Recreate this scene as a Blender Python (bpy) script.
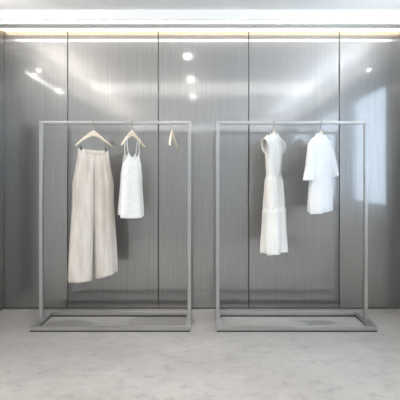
import bpy, math, random
from mathutils import Vector, Matrix
for o in list(bpy.data.objects): bpy.data.objects.remove(o)
S = bpy.context.scene
C = S.collection
PI = math.pi
R = math.radians
random.seed(7)

# ---------------------------------------------------------------- camera, world, exposure
F = 497.0                                   # focal length in pixels of the 400 px frame
cam_d = bpy.data.cameras.new('camera')
cam_d.sensor_width = 36; cam_d.lens = 36*F/400
cam_d.shift_x = -3.5/400; cam_d.shift_y = -21.4/400
cam = bpy.data.objects.new('camera', cam_d); C.objects.link(cam)
cam.location = (0, 0, 1.44); cam.rotation_euler = (PI/2, 0, 0)
S.camera = cam
S.view_settings.view_transform = 'Standard'; S.view_settings.look = 'None'
S.view_settings.gamma = 1; S.view_settings.use_curve_mapping = False
S.view_settings.exposure = 0.60

W = bpy.data.worlds.new('sky'); S.world = W; W.use_nodes = True
bg = W.node_tree.nodes['Background']
bg.inputs[0].default_value = (0.70, 0.85, 1.0, 1); bg.inputs[1].default_value = 2.3

WINDOWS = [(3.15, 4.98), (0.7, 2.85), (-2.1, .4)]       # y ranges in the right wall; the last window is added for more daylight
WZ0, WZ1 = 1.06, 2.66
for k, (a, b) in enumerate(WINDOWS):        # portals guide the daylight through the windows
    l = bpy.data.lights.new('window_portal', 'AREA'); l.shape = 'RECTANGLE'
    l.size = WZ1-WZ0; l.size_y = b-a; l.cycles.is_portal = True
    o = bpy.data.objects.new('window_portal', l); C.objects.link(o)
    o.location = (2.36, (a+b)/2, (WZ0+WZ1)/2); o.rotation_euler = (0, PI/2, 0)

LAMPS = [(-.22, 4.06, 3.14, 80), (-.22, 2.48, 3.14, 330), (-.22, .74, 3.14, 480), (-2.13, 4.75, 2.735, 1.5), (-2.13, 3.65, 2.735, 2.5)]
for x, y, z, p in LAMPS:                    # the light of the recessed downlights (third one added for front light) and of the wall lamp
    l = bpy.data.lights.new('lamp_light', 'SPOT'); l.energy = p; l.spot_size = R(150); l.spot_blend = 1; l.shadow_soft_size = .045
    l.color = (1, .90, .79)
    o = bpy.data.objects.new('lamp_light', l); C.objects.link(o); o.location = (x, y, z)
    if x < -1: l.spot_size = PI; l.shadow_soft_size = .018; o.rotation_euler = (0, -R(40), 0)
FILL_UPLIGHTS = [((-2.13, 1.05, 2.83), 7.1, 0, 35), ((2.13, 1.05, 2.83), 7.1, 0, 38), ((0, -2.52, 2.83), 4.0, 1, 4)]
for loc, ln, rot, p in FILL_UPLIGHTS:            # added fill light from made-up wall troughs, thrown onto the ceiling
    l = bpy.data.lights.new('ceiling_fill_light', 'AREA'); l.shape = 'RECTANGLE'; l.energy = p; l.color = (1, .93, .84) if loc[0] < 0 else (.88, .945, 1)
    l.size = .06 if not rot else ln; l.size_y = ln if not rot else .06
    o = bpy.data.objects.new('ceiling_fill_light', l); C.objects.link(o); o.location = loc
    o.rotation_euler = (PI, -math.copysign(R(52), loc[0]), 0) if not rot else (PI-R(52), 0, 0)

# ---------------------------------------------------------------- materials
def new_mat(name):
    m = bpy.data.materials.new(name); m.use_nodes = True
    nt = m.node_tree
    return m, nt, nt.nodes['Principled BSDF']
def N(nt, t, **kw):
    n = nt.nodes.new(t)
    for k, v in kw.items(): setattr(n, k, v)
    return n
def noise(nt, scale, detail=4, rough=.5, vec=None, stretch=None):
    n = N(nt, 'ShaderNodeTexNoise'); n.inputs['Scale'].default_value = scale
    n.inputs['Detail'].default_value = detail; n.inputs['Roughness'].default_value = rough
    tc = N(nt, 'ShaderNodeTexCoord'); mp = N(nt, 'ShaderNodeMapping')
    nt.links.new(tc.outputs['Object'], mp.inputs[0])
    if stretch: mp.inputs['Scale'].default_value = stretch
    nt.links.new(mp.outputs[0], n.inputs['Vector'])
    return n
def ramp(nt, fac, stops):
    r = N(nt, 'ShaderNodeValToRGB'); e = r.color_ramp.elements
    while len(e) < len(stops): e.new(.5)
    for i, (p, c) in enumerate(stops):
        e[i].position = p; e[i].color = (c[0], c[1], c[2], 1) if hasattr(c, '__len__') else (c, c, c, 1)
    nt.links.new(fac, r.inputs[0]); return r
def plain(name, col, rough=.5, metal=0.0, bump=0, bscale=60):
    m, nt, p = new_mat(name)
    n = noise(nt, bscale, 3)
    r = ramp(nt, n.outputs[0], [(.3, [c*.94 for c in col]), (.7, [min(1, c*1.04) for c in col])])
    nt.links.new(r.outputs[0], p.inputs['Base Color'])
    p.inputs['Roughness'].default_value = rough; p.inputs['Metallic'].default_value = metal
    if bump:
        b = N(nt, 'ShaderNodeBump'); b.inputs['Strength'].default_value = bump; b.inputs['Distance'].default_value = .002
        nt.links.new(n.outputs[0], b.inputs['Height']); nt.links.new(b.outputs[0], p.inputs['Normal'])
    return m
def glow(name, col, s):
    m, nt, p = new_mat(name)
    p.inputs['Base Color'].default_value = (.8, .8, .8, 1)
    p.inputs['Emission Color'].default_value = (*col, 1); p.inputs['Emission Strength'].default_value = s
    return m

def brushed_metal():                        # vertically brushed steel: sharp lobe over a broad lobe
    m, nt, p = new_mat('brushed_steel')
    nt.nodes.remove(p)
    out = nt.nodes['Material Output']
    fine = noise(nt, 1.0, 5, .65, stretch=(240, 240, 2.5))
    wide = noise(nt, 1.0, 3, .6, stretch=(90, 90, 1.0))
    mix = N(nt, 'ShaderNodeMath', operation='MULTIPLY_ADD'); mix.inputs[1].default_value = .62
    nt.links.new(fine.outputs[0], mix.inputs[0])
    h = N(nt, 'ShaderNodeMath', operation='MULTIPLY'); h.inputs[1].default_value = .38
    nt.links.new(wide.outputs[0], h.inputs[0]); nt.links.new(h.outputs[0], mix.inputs[2])
    col = ramp(nt, mix.outputs[0], [(.36, (.32, .32, .322)), (.64, (.415, .411, .406))])
    warp = noise(nt, 1.3, 1, .4)            # gentle oil-canning of the sheets
    bb = N(nt, 'ShaderNodeBump'); bb.inputs['Strength'].default_value = .06; bb.inputs['Distance'].default_value = .02
    nt.links.new(warp.outputs[0], bb.inputs['Height'])
    g = []
    for ro in (.09, .36):
        a = N(nt, 'ShaderNodeBsdfAnisotropic'); a.distribution = 'GGX'
        a.inputs['Roughness'].default_value = ro
        nt.links.new(col.outputs[0], a.inputs['Color']); nt.links.new(bb.outputs[0], a.inputs['Normal'])
        g.append(a)
    ms = N(nt, 'ShaderNodeMixShader'); ms.inputs[0].default_value = .56
    nt.links.new(g[0].outputs[0], ms.inputs[1]); nt.links.new(g[1].outputs[0], ms.inputs[2])
    d = N(nt, 'ShaderNodeBsdfDiffuse'); nt.links.new(col.outputs[0], d.inputs[0])
    m2 = N(nt, 'ShaderNodeMixShader'); m2.inputs[0].default_value = .04
    nt.links.new(ms.outputs[0], m2.inputs[1]); nt.links.new(d.outputs[0], m2.inputs[2])
    nt.links.new(m2.outputs[0], out.inputs[0])
    return m

def concrete():
    m, nt, p = new_mat('polished_concrete')
    big = noise(nt, 1.1, 6, .62); mid = noise(nt, 6.5, 12, .84, stretch=(1, 1.2, 1)); fine = noise(nt, 60, 4, .6)
    c1 = ramp(nt, big.outputs[0], [(.3, (.335, .326, .313)), (.7, (.44, .432, .42))])
    c2 = ramp(nt, mid.outputs[0], [(.34, .55), (.47, .88), (.60, 1.0)])
    c3 = ramp(nt, fine.outputs[0], [(.3, .95), (.7, 1.0)])
    def mul(a, b):
        x = N(nt, 'ShaderNodeMixRGB', blend_type='MULTIPLY'); x.inputs[0].default_value = 1
        nt.links.new(a, x.inputs[1]); nt.links.new(b, x.inputs[2]); return x.outputs[0]
    col = mul(mul(c1.outputs[0], c2.outputs[0]), c3.outputs[0])
    # darker patches with uneven outlines: (x, y, rx, ry, wobble)
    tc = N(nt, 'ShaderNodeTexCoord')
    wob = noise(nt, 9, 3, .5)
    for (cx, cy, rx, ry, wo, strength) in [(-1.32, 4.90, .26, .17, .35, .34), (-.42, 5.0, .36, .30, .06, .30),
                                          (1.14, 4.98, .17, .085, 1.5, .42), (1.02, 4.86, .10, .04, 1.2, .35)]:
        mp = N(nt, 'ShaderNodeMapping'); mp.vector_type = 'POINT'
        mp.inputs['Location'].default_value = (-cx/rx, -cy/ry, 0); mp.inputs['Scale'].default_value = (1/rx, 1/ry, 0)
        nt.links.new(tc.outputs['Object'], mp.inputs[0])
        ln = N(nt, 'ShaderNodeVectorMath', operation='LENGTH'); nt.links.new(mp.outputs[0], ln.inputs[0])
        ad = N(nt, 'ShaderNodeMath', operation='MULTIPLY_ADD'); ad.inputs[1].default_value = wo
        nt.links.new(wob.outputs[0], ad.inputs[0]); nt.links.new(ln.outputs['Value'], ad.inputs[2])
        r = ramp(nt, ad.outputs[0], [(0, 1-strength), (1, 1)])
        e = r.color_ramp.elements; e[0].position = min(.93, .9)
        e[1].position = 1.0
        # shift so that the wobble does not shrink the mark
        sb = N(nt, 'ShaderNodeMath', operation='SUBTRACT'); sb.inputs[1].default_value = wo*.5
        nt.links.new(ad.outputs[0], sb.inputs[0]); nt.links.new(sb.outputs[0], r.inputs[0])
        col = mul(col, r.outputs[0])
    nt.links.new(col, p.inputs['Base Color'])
    rr = ramp(nt, mid.outputs[0], [(.3, .34), (.7, .52)]); nt.links.new(rr.outputs[0], p.inputs['Roughness'])
    p.inputs['Specular IOR Level'].default_value = .45
    b = N(nt, 'ShaderNodeBump'); b.inputs['Strength'].default_value = .12; b.inputs['Distance'].default_value = .002
    nt.links.new(mid.outputs[0], b.inputs['Height']); nt.links.new(b.outputs[0], p.inputs['Normal'])
    return m

def fabric(name, col, col2=None, wrinkle=.35, wsc=(14, 14, 9)):
    m, nt, p = new_mat(name)
    n = noise(nt, 1, 4, .55, stretch=wsc)
    col2 = col2 or [c*.95 for c in col]
    r = ramp(nt, n.outputs[0], [(.3, col2), (.65, col)])
    nt.links.new(r.outputs[0], p.inputs['Base Color'])
    p.inputs['Roughness'].default_value = .85; p.inputs['Specular IOR Level'].default_value = .15
    w = noise(nt, 420, 2, .5)
    b1 = N(nt, 'ShaderNodeBump'); b1.inputs['Strength'].default_value = wrinkle; b1.inputs['Distance'].default_value = .02
    nt.links.new(n.outputs[0], b1.inputs['Height'])
    b2 = N(nt, 'ShaderNodeBump'); b2.inputs['Strength'].default_value = .25; b2.inputs['Distance'].default_value = .001
    nt.links.new(w.outputs[0], b2.inputs['Height']); nt.links.new(b1.outputs[0], b2.inputs['Normal'])
    nt.links.new(b2.outputs[0], p.inputs['Normal'])
    tr = N(nt, 'ShaderNodeBsdfTranslucent'); nt.links.new(r.outputs[0], tr.inputs[0])
    mx = N(nt, 'ShaderNodeMixShader'); mx.inputs[0].default_value = .22
    nt.links.new(p.outputs[0], mx.inputs[1]); nt.links.new(tr.outputs[0], mx.inputs[2])
    nt.links.new(mx.outputs[0], nt.nodes['Material Output'].inputs[0])
    return m

M = dict(
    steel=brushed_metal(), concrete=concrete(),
    rack=plain('satin_grey_metal', (.46, .46, .46), .30, .85, 0, 3),
    chrome=plain('hook_steel', (.30, .28, .25), .25, 1),
    dark=plain('dark_clip_metal', (.05, .05, .055), .35, .6),
    gap_shade=plain('gap_shade_black', (.02, .02, .02), .8),  # black stand-in for the shadow line under the rack rails
    joint=plain('joint_shadow_gap', (.03, .03, .03), .8),
    wood=plain('pale_beech', (.74, .65, .52), .5, 0, .1, 40),
    paint=plain('white_ceiling_paint', (.90, .90, .90), .8, 0, .05, 200),
    wall=plain('grey_wall_paint', (.62, .62, .62), .7, 0, .05, 120),
    frame=plain('window_frame_metal', (.25, .25, .26), .4, .5),
    white_frame=plain('white_lamp_trim', (.85, .85, .85), .4),
    door=plain('dark_door', (.07, .065, .06), .5),
    led=glow('led_white', (1, .99, .97), 5.0),
    led_soft=glow('led_soft', (1, .98, .95), 3.5),
    led_warm=glow('led_warm', (1, .80, .52), 2.2),
    panel_light=glow('light_panel', (1, .98, .95), 1.25),
    spot=glow('downlight_lens', (1, .96, .9), 30),
    linen=fabric('oatmeal_linen', (.84, .80, .755), (.66, .60, .54), .8, (16, 16, 3)),
    white_linen=fabric('white_crinkled_cotton', (.93, .93, .92), (.86, .86, .855), .55, (18, 18, 30)),
    cotton=fabric('ivory_cotton', (.93, .92, .89), (.82, .81, .78), .65, (12, 12, 3)),
    white=fabric('white_poplin', (.93, .93, .93), (.85, .85, .855), .6, (9, 9, 5)),
)
mg, nt, p = new_mat('window_glass'); M['glass'] = mg
nt.nodes.remove(p)
tb = N(nt, 'ShaderNodeBsdfTransparent'); gb = N(nt, 'ShaderNodeBsdfGlossy'); gb.inputs['Roughness'].default_value = .02
mx = N(nt, 'ShaderNodeMixShader'); mx.inputs[0].default_value = .06
nt.links.new(tb.outputs[0], mx.inputs[1]); nt.links.new(gb.outputs[0], mx.inputs[2])
nt.links.new(mx.outputs[0], nt.nodes['Material Output'].inputs[0])

# ---------------------------------------------------------------- helpers
class MB:
    def __init__(s): s.v = []; s.f = []
    def box(s, x0, y0, z0, x1, y1, z1):
        i = len(s.v)
        s.v += [(x0,y0,z0),(x1,y0,z0),(x1,y1,z0),(x0,y1,z0),(x0,y0,z1),(x1,y0,z1),(x1,y1,z1),(x0,y1,z1)]
        s.f += [tuple(i+k for k in q) for q in ((0,3,2,1),(4,5,6,7),(0,1,5,4),(1,2,6,5),(2,3,7,6),(3,0,4,7))]
        return s
    def loft(s, rings, cap=True, close=True):
        i = len(s.v); n = len(rings[0])
        for r in rings: s.v += [tuple(p) for p in r]
        for a in range(len(rings)-1):
            for b in range(n if close else n-1):
                c = (b+1) % n
                s.f.append((i+a*n+b, i+a*n+c, i+(a+1)*n+c, i+(a+1)*n+b))
        if cap:
            s.f.append(tuple(i+k for k in range(n))[::-1]); s.f.append(tuple(i+(len(rings)-1)*n+k for k in range(n)))
        return s
    def tube(s, pts, r, seg=8):
        rings = []
        pts = [Vector(p) for p in pts]
        up = None
        for k, p in enumerate(pts):
            t = (pts[min(k+1, len(pts)-1)]-pts[max(k-1, 0)]).normalized()
            if up is None: up = t.orthogonal().normalized()
            a = (up-t*up.dot(t)).normalized(); up = a; b = t.cross(a)
            rr = r[k] if hasattr(r, '__len__') else r
            rings.append([p+(a*math.cos(q*2*PI/seg)+b*math.sin(q*2*PI/seg))*rr for q in range(seg)])
        return s.loft(rings)
    def build(s, name, mat, parent=None, smooth=False, bevel=0, solid=0, sub=0):
        me = bpy.data.meshes.new(name); me.from_pydata(s.v, [], s.f)
        import bmesh
        bm = bmesh.new(); bm.from_mesh(me); bmesh.ops.recalc_face_normals(bm, faces=bm.faces); bm.to_mesh(me); bm.free()
        me.materials.append(M[mat]); me.update()
        if smooth:
            for q in me.polygons: q.use_smooth = True
        o = bpy.data.objects.new(name, me); C.objects.link(o)
        if parent: o.parent = parent
        if bevel:
            b = o.modifiers.new('bevel', 'BEVEL'); b.width = bevel; b.segments = 3; b.limit_method = 'ANGLE'
        if solid:
            b = o.modifiers.new('solid', 'SOLIDIFY'); b.thickness = solid; b.offset = 0
        if sub:
            b = o.modifiers.new('sub', 'SUBSURF'); b.levels = sub; b.render_levels = sub
        return o
def tag(o, label, cat, group=None):
    o['label'] = label; o['category'] = cat
    if group: o['group'] = group
    return o
def thing(name, label, cat, loc, rz=0, group=None):
    o = bpy.data.objects.new(name, None); C.objects.link(o); o.empty_display_size = .1
    o.location = loc; o.rotation_euler = (0, 0, rz)
    return tag(o, label, cat, group)
def struct(o): o['kind'] = 'structure'; return o

# ---------------------------------------------------------------- room
YW = 5.49; XS = 2.2; YB = -2.6; ZC = 3.16; ZS = 3.06
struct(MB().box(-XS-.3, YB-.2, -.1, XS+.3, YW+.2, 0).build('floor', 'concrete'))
m = MB(); xs = [-2.5, -1.5, -.5, .5, 1.5, 2.5]
for a, b in zip(xs, xs[1:]):
    m.box(max(a+.004, -XS), YW, .012, min(b-.004, XS), YW+.03, ZS+.09)
wb = struct(m.build('wall_back', 'steel', bevel=.004))
MB().box(-XS-.2, YW+.026, 0, XS+.2, YW+.2, ZC+.1).build('panel_backing', 'joint', wb)
# ceiling, dropped soffit with two light slots
struct(MB().box(-XS-.2, YB-.2, ZC, XS+.2, 5.09, ZC+.1).build('ceiling', 'paint'))
m = MB()
m.box(-XS, 5.07, ZS, XS, 5.105, ZC+.1); m.box(-XS, 5.105, ZS+.03, XS, 5.195, ZC+.1)
m.box(-XS, 5.195, ZS, XS, 5.355, ZC+.1); m.box(-XS, 5.355, ZS+.03, XS, YW, ZC+.1)
struct(m.build('trim_1', 'paint'))
t = thing('linear_light', 'long white linear light recessed in the ceiling soffit', 'light', (0, 5.15, ZS))
MB().box(-XS, -.030, -.002, XS, .038, .028).build('diffuser', 'led', t)
t = thing('cove_light', 'warm strip light in the slot where the soffit meets the steel wall', 'light', (0, 5.42, ZS))
MB().box(-XS, -.050, .004, XS, .055, .028).build('diffuser', 'led_warm', t)
# side walls
DY0, DY1, DZ = 4.41, 5.02, 2.12
struct(MB().box(-XS-.03, DY1, .012, -XS, YW, ZS).build('wall_left_return', 'steel')).name = 'trim_2'
struct(MB().box(XS, 5.02, .012, XS+.03, YW, ZS).build('trim_3', 'steel'))
m = MB()
m.box(-XS-.2, DY1, 0, -XS-.03, YW+.2, ZC); m.box(-XS-.2, YB, 0, -XS, DY0, ZC); m.box(-XS-.2, DY0, DZ, -XS, DY1, ZC)
struct(m.build('wall_left', 'wall'))
d = MB().box(-XS-.16, DY0, 0, -XS-.12, DY1, DZ).build('door_1', 'door'); struct(d)
m = MB()
ys = [YB] + [q for a, b in reversed(WINDOWS) for q in (a, b)] + [5.02]
for a, b in zip(ys[::2], ys[1::2]): m.box(XS, a, 0, XS+.2, b, ZC)
for a, b in WINDOWS:
    m.box(XS, a, 0, XS+.2, b, WZ0); m.box(XS, a, WZ1, XS+.2, b, ZC)
m.box(XS+.03, 5.02, 0, XS+.2, YW+.2, ZC)
struct(m.build('wall_right', 'wall'))
for k, (a, b) in enumerate(WINDOWS):
    m = MB(); e = .045; x0, x1 = XS+.08, XS+.13
    m.box(x0, a, WZ0, x1, a+e, WZ1); m.box(x0, b-e, WZ0, x1, b, WZ1)
    m.box(x0, a+e, WZ0, x1, b-e, WZ0+e); m.box(x0, a+e, WZ1-e, x1, b-e, WZ1)
    w = struct(m.build('window_%d' % (k+1), 'frame'))
    MB().box(XS+.10, a+e, WZ0+e, XS+.106, b-e, WZ1-e).build('pane', 'glass', w)
struct(MB().box(-XS-.2, YB-.2, 0, XS+.2, YB, ZC).build('wall_front', 'wall'))

# ceiling lamps
DL = [(-.22, 4.06), (-.22, 2.48), (-.22, .74)]  # third downlight is added to light the garments from the front
for i, (x, y) in enumerate(DL):
    t = thing('downlight', ('round recessed downlight in the ceiling nearest the steel wall',
              'second round recessed ceiling downlight from the steel wall', 'added recessed downlight for front light, furthest from the steel wall')[i], 'light', (x, y, ZC), 0, 'ceiling downlights')
    rings = [[(rr*math.cos(q*PI/12), rr*math.sin(q*PI/12), zz) for q in range(24)] for rr, zz in ((.05, -.001), (.062, -.001), (.062, -.008), (.05, -.012), (.045, -.004), (.045, -.001))]
    MB().loft(rings, cap=False).build('trim_ring', 'white_frame', t, smooth=True)
    MB().loft([[(rr*math.cos(q*PI/12), rr*math.sin(q*PI/12), zz) for q in range(24)] for rr, zz in ((.040, -.001), (.040, -.014), (.036, -.026), (.025, -.036), (.010, -.041))]).build('lens', 'spot', t)
t = thing('ceiling_light_panel', 'wide luminous ceiling panel over the middle of the room', 'light', (0, 1.62, ZC))
MB().box(-2.08, -.7, -.03, 2.08, -.66, 0).box(-2.08, .66, -.03, 2.08, .7, 0).box(-2.08, -.66, -.03, -2.04, .66, 0).box(2.04, -.66, -.03, 2.08, .66, 0).build('frame', 'white_frame', t)
MB().box(-2.04, -.66, -.02, 2.04, .66, -.01).build('diffuser', 'panel_light', t)
for nm, lab, loc, ln, rot in (('fill_trough', 'added open-topped fill-light trough high along the left wall', (-XS, 1.05, 2.76), 7.2, 0),
        ('fill_trough', 'added open-topped fill-light trough above the windows of the right wall', (XS, 1.05, 2.76), 7.2, PI),
        ('fill_trough', 'added open-topped fill-light trough high on the wall opposite the steel panels', (0, YB, 2.76), 4.1, PI/2)):
    t = thing(nm, lab, 'light', loc, rot)  # unseen troughs added to house the ceiling fill light
    MB().box(0, -ln/2, 0, .12, ln/2, .012).box(.112, -ln/2, .012, .12, ln/2, .05).build('housing', 'white_frame', t)
t = thing('wall_light', 'slim linear lamp fixed high along the left wall', 'light', (-XS, 4.1, 2.735))
MB().box(0, -.85, -.02, .035, .85, .02).build('housing', 'white_frame', t)
MB().box(.035, -.84, -.012, .045, .84, .012).build('diffuser', 'led_soft', t)
for q in (.65, -.45):
    MB().box(.045, q-.02, -.011, .053, q+.02, .011).build('lamp_lens', 'led', t, bevel=.004)

# ---------------------------------------------------------------- clothes racks
YR = 4.95; HD = .285; TW = .05; BT = .033; Z0 = .013; ZT = 2.012; RW = 1.511
def make_rack(xc, label):
    t = thing('clothes_rack', label, 'clothes rack', (xc, YR, 0), 0, 'metal clothes racks')
    h = RW/2; z1 = Z0+BT
    for s in (-1, 1):
        y0, y1 = sorted((s*HD, s*(HD-TW)))
        MB().box(-h, y0, Z0, h, y1, z1).build('base_rail', 'rack', t, bevel=.002)
        x0, x1 = sorted((s*h, s*(h-TW)))
        MB().box(x0, -HD+TW, Z0, x1, HD-TW, z1).build('base_rail', 'rack', t, bevel=.002)
        x0, x1 = sorted((s*h, s*(h-.036)))
        MB().box(x0, -.018, z1, x1, .018, ZT).build('post', 'rack', t, bevel=.005)
        y0, y1 = sorted((s*(HD-.003), s*(HD-TW+.001)))
        MB().box(-h+.003, y0, 0, h-.003, y1, Z0).build('gap_shade_strip', 'gap_shade', t)  # black strip draws the dark shadow gap between rail and floor
        x0, x1 = sorted((s*(h-.003), s*(h-TW+.001)))
        MB().box(x0, -HD+TW, 0, x1, HD-TW, Z0).build('gap_shade_strip', 'gap_shade', t)
    MB().box(-h+.036, -.015, ZT-.032, h-.036, .015, ZT).build('hanging_rail', 'rack', t, bevel=.007)
    return t
make_rack(-.1225-RW/2, 'grey steel clothes rack on the left, holding beige trousers and a white camisole')
make_rack(.1225+RW/2, 'grey steel clothes rack on the right, holding a white dress and a white tunic')

# ---------------------------------------------------------------- hangers
HH = .196; ZN = 1.930
def arm_top(x):                             # top edge height of the wooden shoulders
    a = abs(x)/HH
    return ZN - .004 - .156*a**1.12
def make_hanger(xh, ang, label, clips=None):
    t = thing('clothes_hanger', label, 'hanger', (xh, YR, 0), R(ang), 'pale wooden hangers')
    rings = []; n = 40
    for k in range(n+1):
        u = -1+2*k/n; x = u*HH; a = abs(u)
        h = .040*(1-a)**1.6 + .023 - .003*a; th = .0085+.004*a
        if a > .97: h *= .75; th *= .7
        zt = arm_top(x); yb = .018*a*a          # shoulders sweep gently forward
        ring = []
        for q in range(12):
            c, s_ = math.cos(q*PI/6), math.sin(q*PI/6)
            ring.append((x, -yb+th*math.copysign(abs(c)**.7, c), zt-h/2+h/2*math.copysign(abs(s_)**.7, s_)))
        rings.append(ring)
    MB().loft(rings).build('shoulder_bar', 'wood', t, smooth=True)
    c = ZT-.0285+.0022; r = .0315
    pts = [(0, 0, ZN-.03), (0, 0, ZN+.006), (0, .006, ZN+.02), (0, .022, c-.024)]
    pts += [(0, r*math.cos(q*PI/12), c+r*math.sin(q*PI/12)) for q in range(-1, 14)]
    hk = MB().tube(pts, .0026, 8).build('hook', 'chrome', t, smooth=True)
    hk.rotation_euler = (0, 0, -R(ang))
    if clips:
        for x, zb in clips:
            yb = -.018*(abs(x)/HH)**2
            cl = MB().box(x-.008, yb-.010, zb-.012, x+.008, yb-.006, zb+.026).box(x-.008, yb+.006, zb-.012, x+.008, yb+.010, zb+.026).box(x-.005, yb-.006, zb+.012, x+.005, yb+.006, zb+.022)
            cl.tube([(x, yb, zb+.020), (x, yb, arm_top(x)-.018)], .0022, 6)
            cl.build('clip', 'dark', t)
    return t

# ---------------------------------------------------------------- garments
def lerp(a, b, t): return a+(b-a)*t
def prof(tab, v):
    for (a, x), (b, y) in zip(tab, tab[1:]):
        if v <= b:
            q = (v-a)/(b-a) if b > a else 0; q = q*q*(3-2*q)
            return x+(y-x)*q
    return tab[-1][1]
def sgnpow(c, p): return math.copysign(abs(c)**p, c)
def cloth_tube(mb, cx, z_top, z_bot, wid, dep, folds, nv=48, nu=72, sq=.75, yoff=0, neck=None):
    """closed ring loft. z_top/z_bot(u in -1..1, front bool) ; wid/dep: tables over v ; folds: list (k, phase, amp_top, amp_bot)"""
    rings = []
    for j in range(nv+1):
        v = j/nv; ring = []
        for i in range(nu):
            th = 2*PI*i/nu
            c, s_ = sgnpow(math.cos(th), sq), sgnpow(math.sin(th), 1)
            w = prof(wid, v); d = prof(dep, v)
            dd = sum(lerp(a0, a1, v)*math.sin(k*th+ph+.5*math.sin(2.2*v+k)) for k, ph, a0, a1 in folds)
            if neck is not None and abs(c) > neck:      # front and back meet in the shoulder seam
                cl = min(1, (abs(c)-neck)/.15)*max(0, 1-v/.07)**2
                d *= 1-.93*cl; dd *= 1-cl
            x = (cx(v) if callable(cx) else cx) + c*w
            y = yoff + s_*d + dd*(abs(math.sin(th))**.5)*math.copysign(1, math.sin(th)) if abs(math.sin(th)) > 1e-6 else yoff
            zt = z_top(c, s_ < 0); zb = z_bot(c, s_ < 0)
            ring.append((x, y, lerp(zt, zb, v)))
        rings.append(ring)
    mb.loft(rings, cap=False)
def sleeve(mb, p0, p1, r0, r1, flat0, flat1, n=16, seg=28, folds=.004, bow=0, hemtilt=0, sec=None):
    """tube from p0 to p1 in the garment's own frame, r in the plane XZ across, flat = thickness factor in Y"""
    p0, p1 = Vector(p0), Vector(p1); d = (p1-p0).normalized(); a = Vector((-d.z, 0, d.x)).normalized(); b = Vector((0, 1, 0))
    rings = []
    for j in range(n+1):
        v = j/n; p = p0.lerp(p1, v)+Vector((0, 0, bow*math.sin(PI*v)))
        ring = []
        for i in range(seg):
            th = 2*PI*i/seg; r = lerp(r0, r1, v); f = lerp(flat0, flat1, v)
            q = 1+folds/ max(r, .01)*math.sin(3*th+4*v+1)
            ring.append(p + a*r*math.cos(th)*q + b*r*f*math.sin(th)*q + d*hemtilt*v*math.cos(th))
        rings.append(ring)
    mb.loft(rings, cap=False)

# --- wide linen trousers, clipped to their hanger
AT = 36; XT = (93.5-203.5)/F*YR
make_hanger(XT, AT, 'wooden clip hanger holding the beige wide-leg trousers', clips=[(-.135, 1.728), (.125, 1.716)])
t = thing('trousers', 'beige linen wide-leg trousers clipped to the first hanger from the left', 'trousers', (XT, YR, 0), R(AT))
zt_ = lambda c, f: 1.727 - .012*0
WA = .158
def leg(mb, s):
    def cx(v):
        w = prof([(0, WA/2), (.28, .108), (1, .125)], v); return s*(w + prof([(0, 0), (.4, .0), (1, .012)], v))
    cloth_tube(mb, cx,
        lambda c, f: 1.705 - .006*(s*WA/2+c*WA/2)/WA - .010*(1-((s+c)/2)**2),
        lambda c, f: (.432 if s < 0 else .440) + (.004 if s < 0 else .045)*(c*.5+.5) + (.0 if f else .02),
        [(0, WA/2+.003), (.08, .090), (.28, .108), (1, .122)], [(0, .020), (.08, .042), (.3, .060), (1, .062)],
        [(3, .6+s, .0015, .010), (5, 1.1*s, .002, .007), (9, .3+s, .0035, .002), (14, 2*s, .003, .001)], nv=60, nu=96, sq=.85)
mb = MB(); leg(mb, -1); mb.build('left_leg', 'linen', t, smooth=True, solid=.002)
mb = MB(); leg(mb, 1); mb.build('right_leg', 'linen', t, smooth=True, solid=.002)
mb = MB(); cloth_tube(mb, 0, lambda c, f: 1.731-.006*c-.010*(1-c*c), lambda c, f: 1.697-.006*c-.010*(1-c*c),
    [(0, WA+.001), (1, WA+.004)], [(0, .019), (1, .024)], [(5, .4, .001, .002)], nv=6, nu=96, sq=.8)
mb.build('waistband', 'linen', t, smooth=True, solid=.003)
for x in (-.085, .10):
    MB().box(x-.005, -.034, 1.686, x+.005, -.024, 1.727).build('belt_loop', 'linen', t, bevel=.001)

# --- camisole
AC = 62; XC = (132-203.5)/F*YR
make_hanger(XC, AC, 'wooden hanger holding the white camisole by its thin straps')
t = thing('camisole', 'white crinkled camisole with thin straps hanging beside the beige trousers', 'camisole', (XC, YR, 0), R(AC))
def cam_top(c, f):
    a = abs(c)
    if a > .62: return lerp(1.700, 1.585, min(1, (a-.62)/.36)**.7)
    q = a/.62
    return lerp(1.635 if f else 1.640, 1.702, q**1.7)
mb = MB(); cloth_tube(mb, 0, cam_top, lambda c, f: (1.048 if f else 1.078)+.012*c*c,
    [(0, .150), (.25, .166), (1, .192)], [(0, .026), (.3, .046), (1, .066)],
    [(3, .6, .003, .011), (5, 2.1, .002, .007), (8, 1, .001, .004)], nv=50, nu=112, sq=.9)
mb.build('bodice', 'white_linen', t, smooth=True, solid=.002)
for s in (-1, 1):
    x = s*.108; za = arm_top(x)+.004; pts = []
    ya = -.018*(x/HH)**2
    pts = [(x*.86, -.022, 1.690), (x*.93, -.014, 1.78), (x, ya-.012, za-.008), (x, ya, za+.001), (x, ya+.012, za-.008), (x*.93, .012, 1.78), (x*.86, .020, 1.690)]
    rings = []
    for p in pts: rings.append([(p[0]-.0045, p[1]-.001, p[2]), (p[0]+.0045, p[1]-.001, p[2]), (p[0]+.0045, p[1]+.001, p[2]), (p[0]-.0045, p[1]+.001, p[2])])
    MB().loft(rings).build('strap', 'white_linen', t)

# --- empty hanger
make_hanger((172-203.5)/F*YR, 82, 'empty pale wooden hanger seen almost end-on on the left rack')

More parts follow.
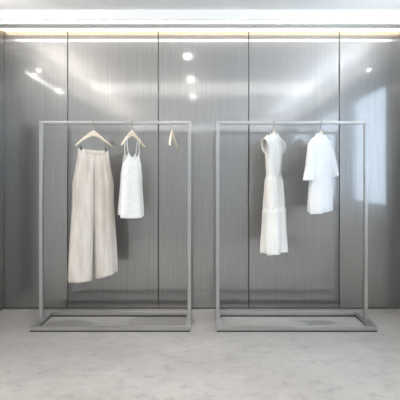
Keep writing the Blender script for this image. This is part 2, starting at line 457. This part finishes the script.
# --- tiered dress
AD = 61; XD = (274-203.5)/F*YR
make_hanger(XD, AD, 'wooden hanger inside the long white tiered dress')
t = thing('tiered_dress', 'long ivory dress with cap sleeves, gathered waist and ruffled hem tier', 'dress', (XD, YR, 0), R(AD))
def shoulder(neck, zneck_f, zneck_b, zs, ze):
    def f_(c, f):
        a = abs(c)
        if a < neck:
            return lerp(zneck_f if f else zneck_b, zs, (a/neck)**1.6)
        return lerp(zs, ze, (a-neck)/(1-neck))
    return f_
mb = MB(); cloth_tube(mb, 0, shoulder(.17, 1.872, 1.890, 1.900, 1.815), lambda c, f: 1.466+.004*c,
    [(0, .200), (.25, .180), (.6, .158), (1, .146)], [(0, .026), (.12, .050), (.4, .065), (1, .055)],
    [(3, .9, .001, .006), (7, 0, 0, .003)], nv=70, nu=112, sq=.95, neck=.20)
mb.build('bodice', 'cotton', t, smooth=True, solid=.002)
mb = MB(); cloth_tube(mb, 0, lambda c, f: 1.472+.004*c, lambda c, f: 1.152+.008*c,
    [(0, .146), (.15, .158), (1, .160)], [(0, .056), (.2, .070), (1, .080)],
    [(9, .9, .003, .009), (14, 0, .004, .004), (5, 2, .001, .010)], nv=30, nu=160, sq=.95)
mb.build('skirt', 'cotton', t, smooth=True, solid=.002)
mb = MB(); cloth_tube(mb, 0, lambda c, f: 1.160+.008*c, lambda c, f: (.712 if f else .725)+.010*c,
    [(0, .164), (.06, .182), (1, .197)], [(0, .084), (.1, .100), (1, .112)],
    [(8, .5, .005, .015), (15, 0, .006, .005), (5, 1, .001, .013)], nv=34, nu=180, sq=.95)
mb.build('hem_tier', 'cotton', t, smooth=True, solid=.002)
for s in (-1, 1):
    mb = MB(); sleeve(mb, (s*.140, 0, 1.800), (s*.238, 0, 1.748), .070, .080, .36, .48, n=10, folds=.002, hemtilt=0)
    mb.build('cap_sleeve', 'cotton', t, smooth=True, solid=.003)

# --- tunic
AS = 47; XSH = (321-203.5)/F*YR
make_hanger(XSH, AS, 'wooden hanger inside the short white tunic at the right')
t = thing('tunic', 'short white tunic with wide elbow sleeves, rightmost garment on the right rack', 'tunic', (XSH, YR, 0), R(AS))
mb = MB(); cloth_tube(mb, 0, shoulder(.22, 1.855, 1.884, 1.896, 1.800), lambda c, f: (1.108 if f else 1.122)+.012*c,
    [(0, .220), (.2, .200), (.5, .192), (1, .212)], [(0, .030), (.12, .050), (.4, .060), (1, .070)],
    [(3, 2.2, .001, .016), (5, .4, .001, .011), (8, 1, .001, .006)], nv=70, nu=120, sq=.95, neck=.22)
mb.build('body', 'white', t, smooth=True, solid=.002)
mb = MB(); cloth_tube(mb, 0, lambda c, f: (1.874 if f else 1.902)-.004*c*c, lambda c, f: (1.850 if f else 1.878)+.004*c*c,
    [(0, .046), (1, .056)], [(0, .026), (1, .032)], [(3, 1, .001, .001)], nv=5, nu=40, sq=1)
mb.build('collar', 'white', t, smooth=True, solid=.002)
for s in (-1, 1):
    mb = MB(); sleeve(mb, (s*.165, 0, 1.770), (s*.258, -.01, 1.425 if s < 0 else 1.465), .060, .070 if s < 0 else .058, .45, .60, n=22, folds=.006, hemtilt=-.022 if s < 0 else 0)
    mb.build('sleeve', 'white', t, smooth=True, solid=.002)
